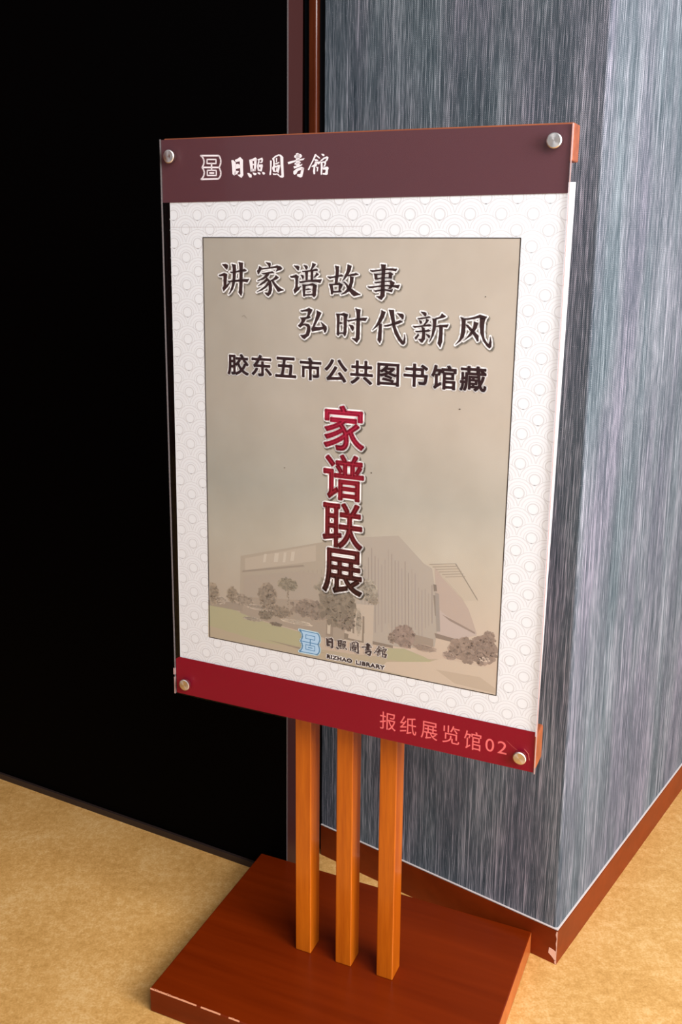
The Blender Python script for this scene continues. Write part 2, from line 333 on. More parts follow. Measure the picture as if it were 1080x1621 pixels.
# ------------------------------------------------------------------ traced lettering (board coordinates, tenths of a millimetre)
D = json.loads(r'''{"t1":[[1022,12363,1088,12369,1121,12352,1121,12320,1105,12284,1075,12307],[961,12200,995,12211,1050,12233,1074,12231,1110,12213,1103,12182,1096,12119,1089,12056,1132,12083,1159,12105,1144,12073,1113,12030,1039,11957,1024,12007,1031,12023,1043,12039,1042,12118,1043,12191,1000,12185,970,12190],[1185,12371,1256,12359,1258,12289,1251,12185,1244,12123,1228,12060,1203,11996,1160,11942,1126,11915,1164,11990,1186,12058,1199,12132,1204,12236,1202,12330],[1305,12401,1379,12389,1375,12291,1370,12157,1366,12053,1361,11948,1343,11898,1298,11949,1311,12020,1316,12135,1320,12239,1319,12332],[1150,12251,1255,12263,1315,12280,1375,12291,1404,12302,1443,12277,1416,12264,1368,12260,1255,12245,1182,12236],[1114,12117,1193,12127,1313,12142,1403,12152,1483,12154,1450,12104,1360,12115,1253,12107,1168,12100,1132,12096],[1758,12406,1833,12397,1844,12382,1833,12331,1815,12333,1804,12361],[1652,12348,1690,12323,1681,12287,1643,12230,1631,12229,1614,12275,1640,12302],[1681,12315,1775,12324,1867,12339,1948,12361,2000,12349,2034,12319,2005,12298,1925,12274,1942,12297,1948,12328,1867,12319,1774,12307,1687,12297],[1687,12243,1745,12250,1815,12264,1867,12275,1902,12250,1832,12244,1791,12238,1739,12229,1716,12231],[1762,12232,1820,12239,1803,12207,1768,12181,1709,12149,1645,12132,1615,12131,1692,12169,1739,12201],[1774,12186,1803,12161,1843,12126,1860,12065,1860,12004,1842,11946,1801,11909,1772,11924,1737,11961,1796,11961,1810,12002,1808,12074,1797,12125,1762,12171],[1765,12166,1797,12146,1744,12103,1685,12071,1623,12051,1685,12102,1732,12134],[1791,12120,1805,12074,1761,12032,1696,11994,1605,11963,1685,12014,1749,12062],[1925,12220,1976,12186,1936,12159,1890,12140,1843,12126,1832,12136,1884,12168,1913,12195],[1855,12142,1890,12133,1924,12092,1982,12043,2056,12006,1970,11978,1953,11986,1912,12046,1878,12096],[2219,12365,2284,12363,2310,12349,2301,12296,2279,12303,2251,12333],[2157,12207,2228,12224,2256,12237,2299,12210,2287,12169,2285,12119,2282,12048,2339,12072,2302,12018,2234,11960,2217,12010,2242,12047,2248,12118,2242,12191,2182,12187],[2377,12375,2428,12366,2445,12346,2428,12311,2411,12318],[2517,12407,2575,12388,2548,12356,2509,12310,2481,12299,2509,12355],[2347,12287,2425,12293,2498,12307,2581,12326,2609,12307,2593,12296,2520,12290,2431,12278,2369,12272],[2400,12278,2448,12284,2445,12218,2442,12163,2409,12157,2409,12217],[2492,12295,2531,12295,2529,12220,2526,12160,2490,12159,2490,12219],[2327,12236,2375,12227,2383,12202,2369,12171,2358,12181],[2582,12271,2621,12247,2565,12206,2535,12193,2560,12226],[2302,12137,2369,12146,2454,12158,2565,12171,2668,12176,2644,12125,2566,12136,2454,12135,2369,12121,2324,12115],[2358,12095,2409,12086,2406,12015,2398,11934,2387,11921,2370,11933,2364,12014],[2358,12095,2432,12095,2521,12117,2588,12091,2577,12065,2510,12084,2432,12077,2398,12071],[2527,12104,2588,12091,2580,12020,2575,11944,2545,11913,2522,11938,2519,12019],[2409,12028,2454,12042,2502,12028,2454,12019,2415,12016],[2387,11954,2455,11959,2527,11966,2528,11943,2455,11941,2387,11934],[2754,12218,2803,12217,2885,12228,2940,12242,2977,12253,3002,12236,2989,12223,2929,12222,2874,12206,2792,12189],[2873,12374,2935,12365,2933,12301,2929,12227,2916,12147,2908,12117,2870,12116,2877,12201,2887,12275,2884,12335],[2782,12111,2837,12105,2846,12046,2852,12001,2838,11968,2814,11969,2805,12044],[2782,12111,2859,12116,2941,12138,2996,12109,2974,12089,2930,12103,2843,12098],[2941,12128,2996,12109,2980,12069,2958,12034,2980,12012,2964,12001,2931,12003,2933,12068],[2832,12010,2887,12014,2964,12019,2964,12001,2888,11994,2838,11993],[3068,12395,3130,12374,3112,12310,3075,12240,3027,12189,2987,12156,3027,12239,3058,12309],[3070,12245,3129,12261,3199,12277,3239,12256,3167,12239,3102,12231,3070,12230],[3108,12231,3162,12222,3157,12153,3132,12073,3100,12023,3041,11986,2967,11966,3029,12011,3077,12072,3104,12137],[2995,12149,3028,12147,3061,12121,3105,12072,3137,12053,3186,12020,3273,11975,3171,11950,3138,11974,3094,12022,3061,12071,3028,12125],[3572,12406,3645,12400,3639,12320,3633,12194,3637,12043,3636,11967,3591,11910,3560,11924,3510,11958,3570,11965,3577,12016,3578,12117,3584,12218,3585,12319],[3408,12318,3498,12324,3579,12336,3660,12348,3740,12351,3815,12345,3795,12313,3714,12326,3633,12327,3552,12313,3444,12296],[3469,12276,3520,12270,3521,12232,3527,12197,3506,12189,3486,12196],[3504,12274,3553,12275,3639,12285,3715,12299,3761,12275,3737,12254,3738,12219,3727,12211,3689,12218,3694,12266,3683,12278,3640,12272,3553,12260,3499,12257],[3505,12206,3576,12223,3662,12227,3738,12227,3738,12214,3663,12215,3576,12208,3517,12191],[3476,12153,3555,12165,3636,12177,3728,12186,3782,12157,3767,12122,3731,12071,3688,12065,3719,12126,3712,12166,3642,12164,3556,12149,3501,12141],[3376,12092,3475,12099,3578,12115,3665,12122,3772,12122,3858,12127,3838,12076,3773,12094,3665,12104,3557,12091,3448,12073,3404,12072],[3465,12038,3530,12048,3579,12057,3644,12061,3709,12055,3758,12064,3742,12023,3688,12034,3639,12043,3558,12031,3498,12021]],"t2":[[2327,11715,2398,11730,2465,11758,2522,11735,2505,11698,2472,11646,2494,11621,2455,11604,2415,11598,2443,11660,2449,11707,2398,11707,2352,11698],[2318,11612,2375,11617,2472,11633,2494,11621,2415,11598,2398,11561,2364,11524,2327,11530,2347,11569,2341,11597],[2327,11533,2370,11524,2415,11528,2461,11523,2486,11493,2487,11421,2467,11358,2393,11300,2359,11317,2325,11357,2376,11359,2416,11377,2433,11439,2438,11481,2398,11505,2364,11498,2324,11465,2287,11492],[2589,11727,2665,11694,2624,11611,2574,11527,2551,11480,2512,11463,2540,11526,2573,11619,2590,11686],[2503,11458,2546,11485,2624,11483,2697,11492,2697,11461,2625,11440,2518,11417],[2652,11564,2697,11538,2747,11499,2753,11463,2737,11422,2715,11408,2697,11461,2680,11511],[2897,11692,2954,11687,2952,11616,2948,11511,2949,11422,2946,11385,2932,11374,2909,11394,2911,11510,2912,11614],[2897,11692,2965,11690,3016,11707,3081,11686,3062,11646,3017,11665,2960,11674],[3016,11702,3081,11686,3065,11621,3064,11516,3062,11438,3051,11390,3035,11368,3014,11399,3019,11488,3017,11619],[2950,11564,2972,11575,3004,11558,2973,11546,2950,11551],[2940,11417,2980,11424,3025,11426,3026,11410,2980,11408,2946,11401],[3063,11605,3147,11616,3231,11637,3314,11648,3381,11651,3354,11604,3287,11609,3203,11608,3091,11583],[3195,11778,3276,11763,3269,11680,3268,11551,3268,11421,3266,11348,3225,11286,3179,11323,3145,11350,3207,11350,3212,11418,3213,11549,3219,11652,3210,11740],[3097,11544,3159,11533,3179,11508,3172,11474,3155,11452,3132,11488],[3593,11767,3656,11741,3631,11666,3589,11593,3535,11534,3459,11476,3523,11564,3560,11648,3591,11726],[3556,11581,3603,11573,3605,11470,3602,11351,3578,11296,3542,11343,3551,11442,3560,11514],[3705,11776,3780,11773,3785,11708,3801,11606,3808,11545,3842,11470,3887,11390,3926,11341,3941,11383,3945,11444,3960,11384,3959,11322,3933,11293,3906,11299,3856,11353,3799,11443,3764,11544,3740,11655],[3636,11551,3699,11566,3753,11584,3817,11612,3870,11637,3916,11616,3861,11588,3807,11571,3753,11558,3688,11540,3645,11538],[3825,11734,3911,11725,3930,11703,3923,11657,3907,11651,3869,11690],[4176,11766,4243,11760,4261,11740,4250,11705,4233,11709,4204,11740],[4130,11673,4195,11684,4245,11691,4295,11709,4324,11691,4262,11678,4201,11668,4151,11658],[4154,11653,4191,11638,4200,11614,4181,11595,4163,11615],[4257,11673,4300,11653,4270,11614,4237,11581,4220,11586,4253,11635],[4063,11563,4153,11569,4237,11584,4310,11600,4336,11580,4311,11568,4238,11565,4154,11550,4092,11540],[4102,11494,4184,11503,4240,11509,4295,11527,4329,11510,4302,11495,4240,11490,4184,11485,4122,11479],[4193,11558,4239,11543,4246,11485,4249,11388,4211,11335,4188,11342,4150,11383,4198,11391,4205,11440,4204,11493],[4145,11461,4163,11438,4114,11373,4096,11402,4123,11430],[4255,11461,4298,11455,4323,11434,4310,11401,4293,11417],[4482,11753,4542,11713,4501,11693,4402,11668,4358,11666,4402,11689,4456,11707],[4346,11679,4408,11673,4404,11609,4396,11529,4371,11447,4334,11376,4307,11345,4338,11424,4351,11521,4360,11607],[4400,11577,4460,11593,4581,11606,4561,11563,4489,11568,4400,11566],[4447,11574,4500,11565,4500,11480,4499,11368,4474,11283,4433,11338,4447,11419,4452,11505],[4746,11716,4820,11692,4821,11603,4821,11516,4802,11439,4754,11382,4685,11329,4741,11403,4761,11480,4768,11601,4765,11677],[4769,11696,4853,11702,4941,11724,5017,11756,5117,11731,5091,11700,5030,11698,5019,11716,4942,11697,4854,11680,4815,11679],[5018,11719,5096,11711,5082,11652,5079,11527,5091,11441,5127,11384,5155,11363,5169,11413,5172,11467,5192,11387,5192,11333,5169,11304,5129,11335,5076,11403,5033,11504,5021,11600],[4935,11662,5000,11643,4980,11577,4944,11516,4902,11465,4798,11389,4847,11441,4894,11514,4930,11580],[4820,11616,4857,11610,4909,11563,4955,11522,5010,11470,5010,11400,4994,11393,4934,11483,4888,11535,4841,11587]],"cal":[[1210,13866,1240,13868,1282,13833,1281,13731,1286,13680,1255,13649,1225,13670,1221,13758],[1268,13869,1313,13884,1356,13910,1403,13866,1402,13754,1406,13652,1376,13614,1340,13632,1304,13664,1334,13658,1358,13668,1353,13755,1349,13847,1282,13838],[1276,13808,1318,13815,1360,13796,1359,13755,1287,13741,1275,13741],[1256,13701,1293,13715,1335,13709,1304,13669,1255,13654],[1504,13864,1558,13867,1563,13801,1562,13705,1527,13700,1518,13777],[1504,13864,1558,13877,1606,13896,1629,13881,1611,13846,1558,13847],[1588,13856,1629,13876,1623,13800,1610,13704,1580,13704,1584,13775],[1557,13806,1593,13811,1587,13788,1557,13786],[1533,13738,1610,13737,1610,13704,1533,13700],[1635,13865,1718,13891,1732,13863,1723,13823,1694,13813,1676,13824,1706,13838,1700,13864,1659,13845],[1653,13845,1676,13844,1664,13804,1646,13764,1628,13764],[1646,13794,1723,13798,1729,13767,1711,13757,1652,13759],[1631,13774,1664,13779,1664,13738,1675,13713,1645,13706],[1687,13763,1726,13767,1708,13697,1646,13708,1663,13728,1687,13725],[1470,13681,1502,13680,1544,13654,1544,13618,1508,13617,1484,13650],[1556,13687,1627,13673,1615,13648,1580,13648],[1639,13688,1675,13685,1690,13667,1678,13652,1645,13667],[1713,13692,1746,13688,1766,13670,1746,13650,1722,13661],[1844,13849,1872,13844,1869,13767,1861,13650,1838,13640,1833,13662,1845,13727],[1877,13873,1924,13908,1980,13928,2017,13923,2057,13888,2057,13804,2063,13682,2066,13617,2044,13603,2007,13610,1960,13644,1942,13668,1979,13660,2002,13631,2026,13638,2021,13724,2012,13805,2008,13893,1989,13910,1938,13891,1900,13864],[1877,13873,1914,13868,1923,13807,1918,13726,1932,13685,1895,13690,1876,13743,1895,13775,1895,13836],[1938,13879,1959,13879,1956,13822,1940,13818],[1923,13803,1989,13825,1994,13809,1937,13786],[1961,13786,2008,13780,1993,13716,1979,13668,1956,13684,1970,13741,1961,13757],[1918,13774,1965,13773,1961,13749,1918,13746],[1947,13745,1965,13741,1960,13692,1927,13685,1942,13709],[1885,13669,1951,13660,1946,13644,1894,13645],[2256,13933,2286,13941,2315,13923,2316,13767,2256,13769],[2236,13908,2286,13928,2335,13922,2355,13896,2335,13871,2266,13864,2226,13882],[2126,13818,2186,13831,2266,13846,2335,13858,2395,13865,2375,13841,2266,13825,2176,13797,2136,13789],[2236,13804,2325,13819,2335,13801,2236,13778],[2216,13757,2306,13772,2355,13788,2355,13771,2306,13746,2226,13726],[2216,13691,2266,13725,2345,13749,2385,13731,2365,13697,2326,13706,2286,13690,2266,13656,2236,13639,2216,13657],[2345,13732,2385,13731,2375,13679,2356,13610,2326,13602,2276,13621,2276,13647,2326,13654],[2551,13914,2574,13917,2570,13888,2533,13827,2495,13766,2467,13705,2453,13699,2443,13709,2476,13767,2509,13824],[2565,13917,2589,13896,2617,13879,2636,13858,2617,13854,2589,13875,2570,13892],[2542,13848,2580,13847,2608,13830,2584,13818,2551,13823],[2552,13815,2627,13813,2645,13825,2636,13796,2613,13772,2594,13785,2552,13786],[2500,13754,2542,13778,2552,13806,2580,13801,2589,13772,2571,13748,2505,13741],[2533,13745,2557,13744,2557,13645,2534,13641,2524,13683],[2566,13744,2608,13739,2599,13681,2581,13681,2585,13723],[2649,13917,2682,13916,2703,13901,2692,13883,2668,13890],[2636,13829,2687,13865,2738,13882,2764,13867,2748,13826,2725,13810,2711,13823,2738,13855,2701,13848,2655,13816],[2641,13812,2669,13808,2674,13741,2670,13700,2665,13642,2651,13628,2642,13643,2644,13742],[2664,13812,2725,13819,2725,13782,2711,13745,2679,13741,2702,13774,2697,13795,2669,13795],[2669,13729,2711,13737,2744,13744,2768,13723,2754,13690,2752,13637,2731,13629,2670,13638,2675,13655,2712,13658,2721,13691,2712,13704,2684,13700]],"logo":[[[692,13945,997,13937,1013,13921,1031,13879,1032,13837,1019,13799,1002,13771,1018,13736,1030,13704,1027,13659,1008,13624,982,13607,692,13605],26,0],[[692,13945,721,13925,743,13889,748,13851,739,13816,713,13776,738,13742,749,13703,740,13660,718,13626,692,13605],26,0],[[713,13776,1002,13769],25,0],[[800,13888,952,13884,951,13826,798,13830],21,1],[[876,13828,874,13732],28,0],[[801,13732,953,13728,952,13655,799,13658],21,1],[[842,13694,909,13692],26,0]],"G":{"line":[["胶",1089,1459,10693,11021],["东",1507,1853,10699,11027],["五",1911,2260,10706,11016],["市",2318,2669,10693,11029],["公",2721,3083,10692,11029],["共",3130,3481,10684,11031],["图",3547,3883,10690,11018],["书",3946,4308,10705,11036],["馆",4356,4722,10695,11039],["藏",4769,5149,10699,11049]],"red":[["家",2712,3369,9669,10352],["谱",2712,3372,8901,9614],["联",2707,3364,8142,8867],["展",2707,3371,7412,8137]],"foot":[["报",3703,3967,5313,5607],["纸",4034,4299,5314,5606],["展",4370,4634,5309,5598],["览",4710,4975,5315,5612],["馆",5045,5309,5294,5595],["0",5373,5503,5329,5536],["2",5555,5693,5335,5535]],"en":[["RIZHAO",2793,3223,6304,6374],["LIBRARY",3288,3761,6297,6367]]},"lt":[[0.07164025992188716,1.3941838595865097],[0.23448883288802339,0.6693695110993342],1.030723906430546,1.0696861623643752],"ct":[[0.12351991987778171,1.3910380954670583],[0.2794030881896924,0.6666889000259044],0.6523550240469972,0.6012944207724856],"photo":[["168,155,139",[1260,7282,1278,7777,2721,8208,3219,8346,3306,6739,2384,6763,1485,6788,1254,6858]],["172,160,148",[3219,8346,3930,8472,4331,8099,4459,8040,4529,7659,4569,7040,4537,6823,4065,6714,3306,6697]],["180,166,150",[1358,7746,2594,8140,2596,7884,1355,7543]],["146,133,120",[1298,7502,1310,7536,2381,7791,2403,7763]],["196,184,168",[1701,7870,1747,7876,1724,7734,1678,7727]],["196,184,168",[1889,7909,1961,7919,1939,7770,1867,7760]],["196,184,168",[2048,7944,2093,7951,2072,7785,2027,7778]],["196,184,168",[2180,7976,2238,7984,2217,7831,2159,7823]],["158,146,131",[1331,7443,1344,7445,1336,6795,1323,6793]],["158,146,131",[1409,7462,1422,7464,1415,6794,1402,6792]],["158,146,131",[1487,7480,1500,7482,1493,6792,1480,6790]],["158,146,131",[1565,7498,1577,7500,1571,6790,1558,6788]],["158,146,131",[1642,7516,1654,7518,1649,6788,1636,6786]],["158,146,131",[1719,7534,1731,7536,1726,6787,1713,6785]],["158,146,131",[1795,7552,1807,7554,1803,6785,1791,6783]],["158,146,131",[1871,7570,1883,7572,1880,6783,1867,6781]],["158,146,131",[1947,7588,1959,7590,1956,6782,1944,6779]],["158,146,131",[2022,7606,2034,7608,2032,6780,2020,6778]],["158,146,131",[2097,7624,2109,7625,2108,6778,2096,6776]],["158,146,131",[2172,7641,2184,7643,2184,6776,2172,6774]],["158,146,131",[2246,7659,2258,7660,2259,6775,2247,6773]],["158,146,131",[2320,7676,2332,7678,2334,6773,2322,6771]],["158,146,131",[2394,7693,2406,7695,2409,6771,2397,6769]],["158,146,131",[2468,7711,2479,7713,2483,6770,2471,6768]],["158,146,131",[2541,7728,2552,7730,2557,6768,2545,6766]],["158,146,131",[2613,7745,2625,7747,2631,6766,2619,6764]],["158,146,131",[2686,7762,2698,7764,2705,6765,2693,6763]],["158,146,131",[2758,7779,2770,7781,2778,6763,2766,6761]],["158,146,131",[2830,7796,2842,7798,2851,6761,2839,6759]],["158,146,131",[2901,7813,2913,7815,2924,6760,2912,6758]],["158,146,131",[2973,7830,2984,7831,2996,6758,2985,6756]],["158,146,131",[3044,7846,3055,7848,3068,6757,3057,6754]],["158,146,131",[3114,7863,3126,7865,3140,6755,3129,6753]],["158,146,131",[3185,7880,3196,7881,3212,6753,3201,6751]],["164,152,142",[3344,8209,3357,8211,3383,6844,3369,6841]],["160,147,138",[3403,7919,3416,7921,3438,6875,3423,6873]],["150,137,130",[3455,8064,3468,8066,3495,6750,3480,6747]],["150,137,130",[3505,8223,3518,8225,3545,6969,3531,6966]],["150,137,130",[3561,8107,3574,8109,3602,6881,3587,6878]],["158,145,140",[3615,8072,3628,8074,3653,7014,3639,7011]],["160,147,138",[3671,7980,3684,7982,3710,6909,3695,6906]],["160,147,138",[3722,8074,3735,8076,3760,7059,3746,7057]],["164,152,142",[3771,8241,3784,8243,3814,7079,3800,7076]],["150,137,130",[3825,8175,3838,8177,3872,6878,3858,6875]],["150,137,130",[3880,8078,3893,8080,3927,6826,3913,6824]],["158,145,140",[3933,8080,3946,8082,3978,6941,3964,6938]],["158,145,140",[3988,7973,4001,7975,4027,7096,4013,7093]],["150,137,130",[4037,8088,4050,8090,4081,7057,4067,7054]],["150,137,130",[4094,7916,4107,7918,4138,6884,4124,6882]],["164,152,142",[4144,7984,4157,7986,4187,7036,4173,7034]],["158,145,140",[4198,7923,4211,7925,4239,7039,4226,7037]],["160,147,138",[4256,7714,4269,7716,4294,6965,4280,6963]],["158,145,140",[4309,7686,4321,7688,4349,6882,4335,6880]],["160,147,138",[4360,7705,4372,7707,4394,7091,4381,7089]],["164,152,142",[4413,7649,4426,7651,4445,7135,4431,7133]],["150,137,130",[4460,7785,4473,7787,4495,7188,4481,7186]],["180,160,148",[4496,8085,4616,7928,4940,7628,5030,7497,5093,7342,5167,7139,4879,7007,4628,7021,4569,7040,4529,7659]],["186,168,160",[4555,7446,4694,7351,5139,7143,5168,7119,4879,7007,4569,7040]],["140,122,112",[4636,7351,4753,7312,5138,7163,5139,7134,4754,7273]],["128,112,102",[4530,7043,4860,7003,4823,6947,4552,6967]],["189,174,156",[4380,8097,4806,8169,5164,7656,4959,7622,4615,7947,4496,8075]],["140,128,115",[4797,8168,4816,8171,5153,7683,5164,7646,5135,7680]],["150,138,124",[4418,8102,4816,8171,4816,8161,4418,8091]],["150,138,124",[4467,8071,4845,8137,4846,8127,4468,8059]],["150,138,124",[4516,8039,4875,8102,4875,8093,4517,8027]],["150,138,124",[4565,8008,4904,8068,4905,8059,4566,7996]],["150,138,124",[4614,7976,4934,8034,4934,8025,4615,7964]],["150,138,124",[4663,7945,4963,8000,4963,7991,4663,7933]],["120,108,98",[4486,7800,4534,7798,4547,7701,4499,7694]],["130,118,108",[4491,7633,4549,7633,4569,7320,4531,7313]],["150,140,132",[4519,7677,4577,7667,4616,7079,4558,7069]],["176,160,136",[658,6534,1482,6471,2329,6431,2821,6438,3247,6456,4069,6551,4660,6645,5452,6620,5469,6244,652,6276]],["170,164,130",[665,6869,1161,6831,1713,6720,2384,6656,2385,6420,1711,6360,657,6478]],["170,164,130",[3783,6661,4065,6704,4386,6632,4565,6565,4071,6489,3787,6476]],["200,180,160",[3667,6285,3788,6434,4467,6567,4660,6665,5460,6641,5488,6238,4674,6240]],["186,166,146",[4569,6464,5242,6478,5474,6345,5477,6266,4867,6300]],["142,128,112",[1711,6425,2329,6399,2821,6385,2329,6367]],["158,143,128",[1258,7130,1829,7244,2382,7260,3079,7167,3118,6600,2384,6677,1485,6756,1254,6803]],["166,152,138",[1331,7443,2381,7677,3073,7680,3079,7218,2382,7207,1327,7087]],["150,134,120",[4058,6979,4514,6940,4518,6820,4063,6776]],["150,136,122",[666,6924,1302,6975,1301,6833,664,6835]],["188,172,156",[3109,7275,3564,7320,3557,6661,3086,6636]],["140,124,110",[2783,7096,2900,7105,2894,6685,2776,6684]],["192,178,160",[2804,7079,2858,7077,2850,6719,2797,6720]],["130,116,104",[3217,7087,3248,7082,3252,6802,3221,6807]],["130,116,104",[3383,7115,3414,7110,3419,6832,3387,6837]],["128,114,100",[3084,6782,3158,6775,3148,6710,3379,6700,3385,7013,3405,7016,3411,6675,3085,6678]],["126,112,100",[3555,6733,3883,6721,3884,6680,3556,6681]]],"blobs":[[751,7047,107,176,14,"134,120,104"],[1117,7085,93,131,10,"134,120,104"],[904,6963,95,66,6,"160,146,132"],[1760,7157,157,213,22,"132,118,104"],[1325,7032,161,87,10,"140,126,112"],[2107,7425,165,95,16,"130,120,104"],[2118,7184,13,232,10,"132,118,104"],[1939,6941,245,96,16,"130,116,102"],[1724,6840,113,76,12,"120,108,94"],[1483,6733,161,33,8,"150,138,124"],[1904,6720,112,32,9,"112,100,88"],[2491,7066,302,147,26,"130,115,103"],[2962,7198,283,309,60,"122,110,96"],[2811,7484,211,144,22,"136,126,112"],[3113,6964,126,124,14,"124,110,98"],[3322,7001,52,206,8,"150,138,124"],[3478,7539,142,161,14,"152,142,128"],[3542,7397,102,61,8,"136,124,110"],[4059,6897,149,162,28,"138,118,108"],[3879,6843,70,82,8,"138,120,108"],[4381,6773,176,50,10,"140,122,110"],[4989,6847,207,178,30,"136,116,104"],[5271,6901,185,196,34,"134,114,103"],[5355,7094,83,117,12,"136,116,104"],[4773,6726,96,60,8,"150,130,118"],[5295,6767,74,39,5,"200,180,165"],[2272,6817,274,32,8,"172,158,142"],[1600,6948,227,43,8,"160,146,132"]]}''')

# ------------------------------------------------------------------ the sign
SYAW = -0.42822; E1 = Vector((math.cos(SYAW), math.sin(SYAW))); N1 = Vector((-E1.y, E1.x)); S0 = Vector((-0.23455, 1.55696))
BU, BV, BA, BB, BT = 0.01597, -0.12824, 0.55143, 0.40434, 0.04398
U0, V0 = BU + BA / 2, BV + BB / 2
LEAN, SLV, KZ = -0.01323, 0.00878, 0.86
root = bpy.data.objects.new('sign_stand', None); COL.objects.link(root)
o_ = S0 + E1 * U0 + N1 * V0
root.location = (o_.x, o_.y, 0); root.rotation_euler = (0, 0, SYAW)
root['label'] = 'wooden floor sign with a maroon and red banded poster board on three orange posts'
root['category'] = 'sign'
def Q(u, v, w):     # board coordinates: u along, v back, w up; the board leans by under a degree
    return (u - U0 + SLV * (w - KZ), v - V0 + LEAN * (w - KZ), w)
def board_box(name, u0, u1, v0, v1, w0, w1, mt, parent, bev=0, seg=2):
    bm = box_bm(u0, u1, v0, v1, w0, w1, bev, seg)
    for v in bm.verts: v.co = Vector(Q(*v.co))
    return from_bm(name, bm, mt, parent)
def board_poly(name, pts, v0, v1, mt, parent):
    bm = bmesh.new()
    a = [bm.verts.new(Q(u, v0, w_)) for u, w_ in pts]; b = [bm.verts.new(Q(u, v1, w_)) for u, w_ in pts]
    bm.faces.new(a); bm.faces.new(b[::-1]); k = len(pts)
    for i in range(k): bm.faces.new((a[i], a[(i + 1) % k], b[(i + 1) % k], b[i]))
    bmesh.ops.recalc_face_normals(bm, faces=bm.faces)
    return from_bm(name, bm, mt, parent)

# base slab with worn front edge
bm = box_bm(BU - U0, BU + BA - U0, BV - V0, BV + BB - V0, 0, BT, .0022, 3)
base = from_bm('base', bm, M_base, root)
base.data.materials.append(M_baselit)
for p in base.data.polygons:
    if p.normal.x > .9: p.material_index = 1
bm = bmesh.new()
x = BU - U0 + .001
spots = [(.000, .006, .0011), (.006, .018, .0032), (.018, .030, .0016), (.030, .041, .0020), (.041, .060, .0012), (.06, .078, .0018), (.078, .09, .0008), (.098, .135, .0012), (.15, .17, .0014), (.19, .25, .0009)]
for s0, s1, wd in spots:
    k = 5
    top = [(x + s0 + (s1 - s0) * i / k, BV - V0 + .0012 + .7 * wd * random.uniform(.25, 1) * (0.3 if i in (0, k) else 1)) for i in range(k + 1)]
    lo = [(a, BV - V0 - .0003) for a, b in top]
    vt = [bm.verts.new((a, b, BT + .0003)) for a, b in top]; vl = [bm.verts.new((a, b, BT - .0012)) for a, b in lo]
    for i in range(k): bm.faces.new((vl[i], vl[i + 1], vt[i + 1], vt[i]))
from_bm('worn_edge', bm, M_wear, base)

# posts and battens
PU, PV_, PW, PD, PS = 0.19809, 0.0574, 0.02927, 0.03725, 0.076
for i in range(3):
    u = PU + i * PS
    bm = box_bm(u - U0, u + PW - U0, PV_ - V0, PV_ + PD - V0, BT, 1.40, .0018, 3)
    from_bm('post', bm, M_post, root)
board_box('batten', 0.001, .6118, .0092, .0500, 1.3740, 1.4212, M_batten, root, .002, 3)
board_box('batten', 0.001, .6118, .0092, .0500, .5165, .5700, M_batten, root, .003, 3)

# acrylic sheets with the poster between them
front = board_box('front_panel', 0, .6118, 0, .003, .5138, 1.4196, M_clear, root)
board_box('panel_edge_and_glint', .6110, .6120, -.0002, .0032, .5138, 1.4196, M_edgelit, front)
board_box('panel_edge_and_glint', -.0002, .0006, -.0002, .0032, .5138, 1.4196, M_edgedark, front)
board_box('panel_edge_and_glint', -.0014, .0004, -.0004, .0034, .5140, .5440, M_edgelit, front)  # bright glint at the footer corner, painted as a pale strip on the edge
board_box('panel_edge_and_glint', -.0020, .0006, -.0006, .0034, .5490, .5600, M_edgelit, front)  # upper piece of the same painted glint
back = board_box('back_panel', .0005, .6113, .0056, .0086, .5142, 1.4190, M_clear, root)
poster = board_poly('poster', [(.0088, .556), (.6113, .5715), (.6187, 1.3477), (.0125, 1.352)], .0046, .0049, M_paper, root)
header = board_poly('header_band', [(.0008, 1.3270), (.6096, 1.3342), (.6098, 1.4186), (.0008, 1.4190)], .0033, .0036, M_header, root)
footer = board_poly('footer_band', [(.0012, .5145), (.6098, .5145), (.6090, .5790), (.0078, .5812), (.0012, .5765)], .0033, .0036, M_footer, root)

# screws: shank collar + brushed flat cap
def screw(u, w_):
    bm = bmesh.new(); prof = [(.0, -.0072), (.0040, -.0073), (.0085, -.0070), (.0097, -.0060), (.0097, -.0008), (.0088, -.0002), (.0088, 0.0)]
    k = 40; rings = []
    for r, d in prof:
        rings.append([bm.verts.new((r * math.cos(2 * math.pi * i / k), d, r * math.sin(2 * math.pi * i / k))) for i in range(k)] if r else [bm.verts.new((0, d, 0))])
    for i in range(k): bm.faces.new((rings[0][0], rings[1][i], rings[1][(i + 1) % k]))
    for a, b in zip(rings[1:], rings[2:]):
        for i in range(k): bm.faces.new((a[i], b[i], b[(i + 1) % k], a[(i + 1) % k]))
    bmesh.ops.recalc_face_normals(bm, faces=bm.faces)
    return from_bm('screw_cap', bm, M_metal, root, Q(u, 0, w_))
for u, w_ in ((.0187, 1.3940), (.5903, 1.3985), (.0222, .5362), (.5903, .5375)): screw(u, w_)

